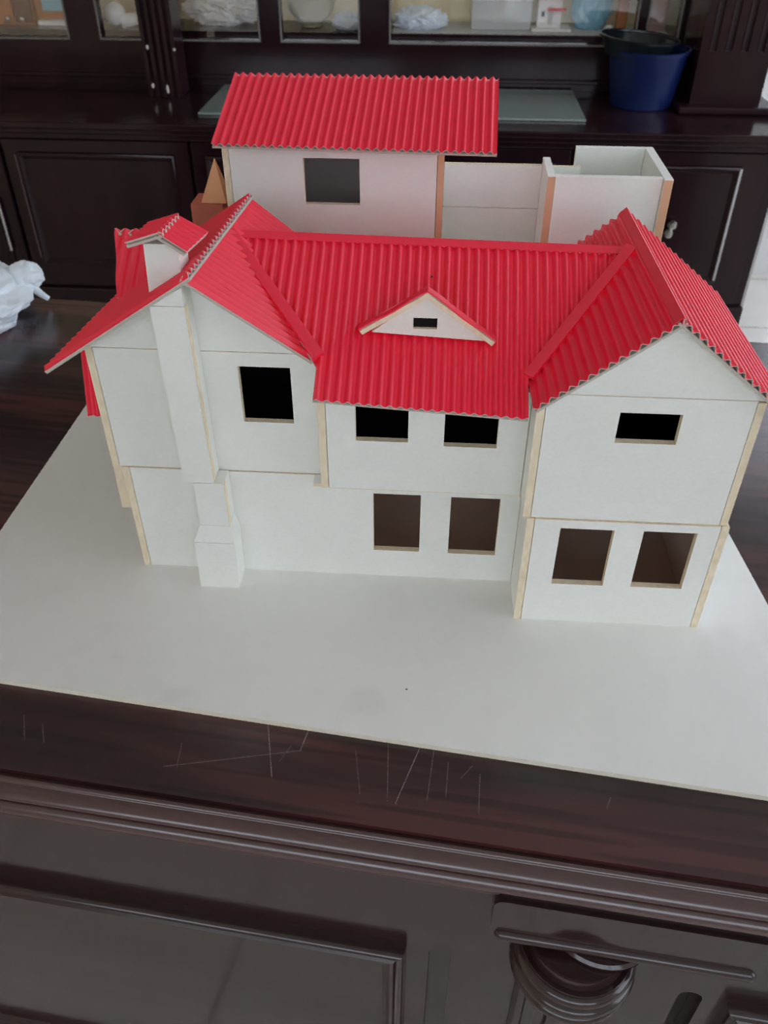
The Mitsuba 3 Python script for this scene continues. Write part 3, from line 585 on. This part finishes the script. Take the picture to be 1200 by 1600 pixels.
tag(gb, 'cut glass bowl on the shelf in the narrow middle pane', 'bowl')
tag(obj('white_cloth', crumple(0.05, 0.05, 0.028, (0.004, 2.29, SZ + 0.02), 6, floor_z=SZ), 'bag', smooth=25), 'small white cloth heap beside the glass bowl', 'cloth')
tag(obj('plastic_packet', crumple(0.085, 0.06, 0.034, (0.225, 2.31, SZ + 0.026), 8, 0.35, 4, floor_z=SZ + 0.0025), 'bag', smooth=25), 'shiny white plastic packet at the left of the wide pane', 'packet')
ct = thing('carton', 'pale grey carton on the shelf beside the miniature house', 'carton')
obj('body', B(0.385, 0.565, 2.285, 2.42, SZ + 0.0025, 0.262, 0.002), 'grey_item', ct)
obj('lid', B(0.382, 0.568, 2.282, 2.423, 0.2625, 0.29, 0.002), 'white_item', ct)
mh = thing('miniature_house', 'tiny white card house with a red roof on the glazed shelf', 'model house')
obj('base', B(0.568, 0.688, 2.262, 2.36, SZ + 0.0025, SZ + 0.010), 'white_item', mh)
obj('wall', B(0.585, 0.655, 2.285, 2.35, SZ + 0.0105, 0.27), 'white_item', mh)
obj('door', B(0.595, 0.604, 2.2835, 2.2848, 0.222, 0.236), 'dark_mark', mh)
obj('panel', B(0.615, 0.630, 2.2835, 2.2848, 0.202, 0.25), 'grey_item', mh)
obj('porch_roof', B(0.612, 0.666, 2.262, 2.2845, 0.240, 0.2455), 'shelf_item_red', mh)
obj('roof', extrude(Polygon([(0.575, 0.2705), (0.665, 0.2705), (0.62, 0.305)]), (0, 2.275, 0), X, Z, Y, 0.085), 'shelf_item_red', mh)
tag(obj('blue_bag', crumple(0.060, 0.05, 0.09, (0.752, 2.34, SZ + 0.07), 9, 0.2, 3, floor_z=SZ + 0.0025), 'sky_blue', smooth=30), 'light blue plastic bag right of the miniature house', 'bag')
tag(obj('wooden_tray', B(0.826, 0.858, 2.30, 2.33, SZ + 0.0025, 0.34, 0.004), 'orange_wood'), 'narrow orange wooden tray standing behind the bucket', 'tray')
tag(obj('tissue', crumple(0.016, 0.014, 0.012, (0.800, 2.255, SZ + 0.0120), 10, floor_z=SZ + 0.0025), 'white_item', smooth=True), 'crumpled white tissue on the shelf above the black basin', 'tissue')
pb = thing('framed_board', 'pinkish brown framed board behind the narrow right pane', 'board')
obj('panel', B(0.915, 0.975, 2.30, 2.31, SZ, 0.40), 'pink_brown', pb)
obj('frame_strip', B(0.906, 0.9145, 2.296, 2.312, SZ, 0.40), 'orange_wood', pb)
sc_ = thing('small_cupboard', 'small brown wooden cupboard with two knobs at the far left shelf', 'cupboard')
obj('carcass', B(-1.30, -0.992, 2.291, 2.43, SZ, 0.45), 'orange_wood', sc_)
for a, b in ((-1.18, -1.054), (-1.051, -0.994)):
    dn = obj('door', B(a, b, 2.28, 2.2905, SZ + 0.006, 0.44, 0.002), 'orange_wood' if a < -1.1 else 'brown_wood', sc_)
    obj('knob', trimesh.creation.icosphere(subdivisions=2, radius=0.009).apply_translation(((-1.071 if a < -1.1 else -1.024), 2.271, 0.2)), 'silver', dn, smooth=True)
pf = thing('picture_frame', 'orange wooden frame with a pale picture left of the globe lamp', 'picture frame')
obj('frame', extrude(sbox(-0.985, SZ + 0.001, -0.866, 0.36).difference(sbox(-0.966, 0.218, -0.885, 0.345)), (0, 2.30, 0), X, Z, Y, 0.015), 'orange_wood', pf)
obj('picture', B(-0.9655, -0.8855, 2.304, 2.31, 0.2185, 0.3445), 'sky_blue', pf)
obj('foot', B(-0.975, -0.876, 2.27, 2.299, SZ + 0.001, 0.196), 'white_item', pf)

# ================================================================== plastic bag on the desk
bagm = crumple(0.155, 0.150, 0.062, (-0.535, 0.600, 0.030), 21, 0.16, 2.2, 5, floor_z=DT + 0.0006)
knot = crumple(0.030, 0.030, 0.026, (-0.398, 0.665, 0.048), 22, 0.2, 2.5, 4)
a = np.linspace(0, 1, 12)
pts = np.stack([-0.400 + 0.034 * a + 0.004 * np.sin(5 * a), 0.640 + 0.030 * a, 0.050 - 0.044 * a], 1)
from shapely.geometry import Point
def tube(pts, radii, sides=10):
    p = np.asarray(pts, float)
    tt = np.gradient(p, axis=0); tt /= np.linalg.norm(tt, axis=1, keepdims=True)
    aa = np.cross(tt, [0, 0, 1.0]); aa /= np.linalg.norm(aa, axis=1, keepdims=True)
    bb = np.cross(tt, aa)
    an = np.arange(sides) * 2 * np.pi / sides
    r = np.broadcast_to(radii, (len(p),))[:, None, None]
    v = p[:, None] + r * (np.cos(an)[None, :, None] * aa[:, None] + np.sin(an)[None, :, None] * bb[:, None])
    n = len(p)
    i, j = np.meshgrid(np.arange(n - 1), np.arange(sides), indexing='ij')
    q = np.stack([i * sides + j, i * sides + (j + 1) % sides, (i + 1) * sides + (j + 1) % sides, (i + 1) * sides + j], -1).reshape(-1, 4)
    return tm(v.reshape(-1, 3), np.vstack([q[:, [0, 1, 2]], q[:, [0, 2, 3]]]))
tail = tube(pts, 0.010 - 0.005 * a)
pbk = obj('plastic_bag', bagm, 'bag', smooth=30)
tag(pbk, 'crumpled white plastic bag lying on the left end of the desk', 'plastic bag')
obj('knot', knot, 'bag', pbk, smooth=30)
obj('handle', tail, 'bag', pbk, smooth=40)
for k in [k for k in labels if k not in scene and not any(s.startswith(k + '__') for s in scene)]: del labels[k]
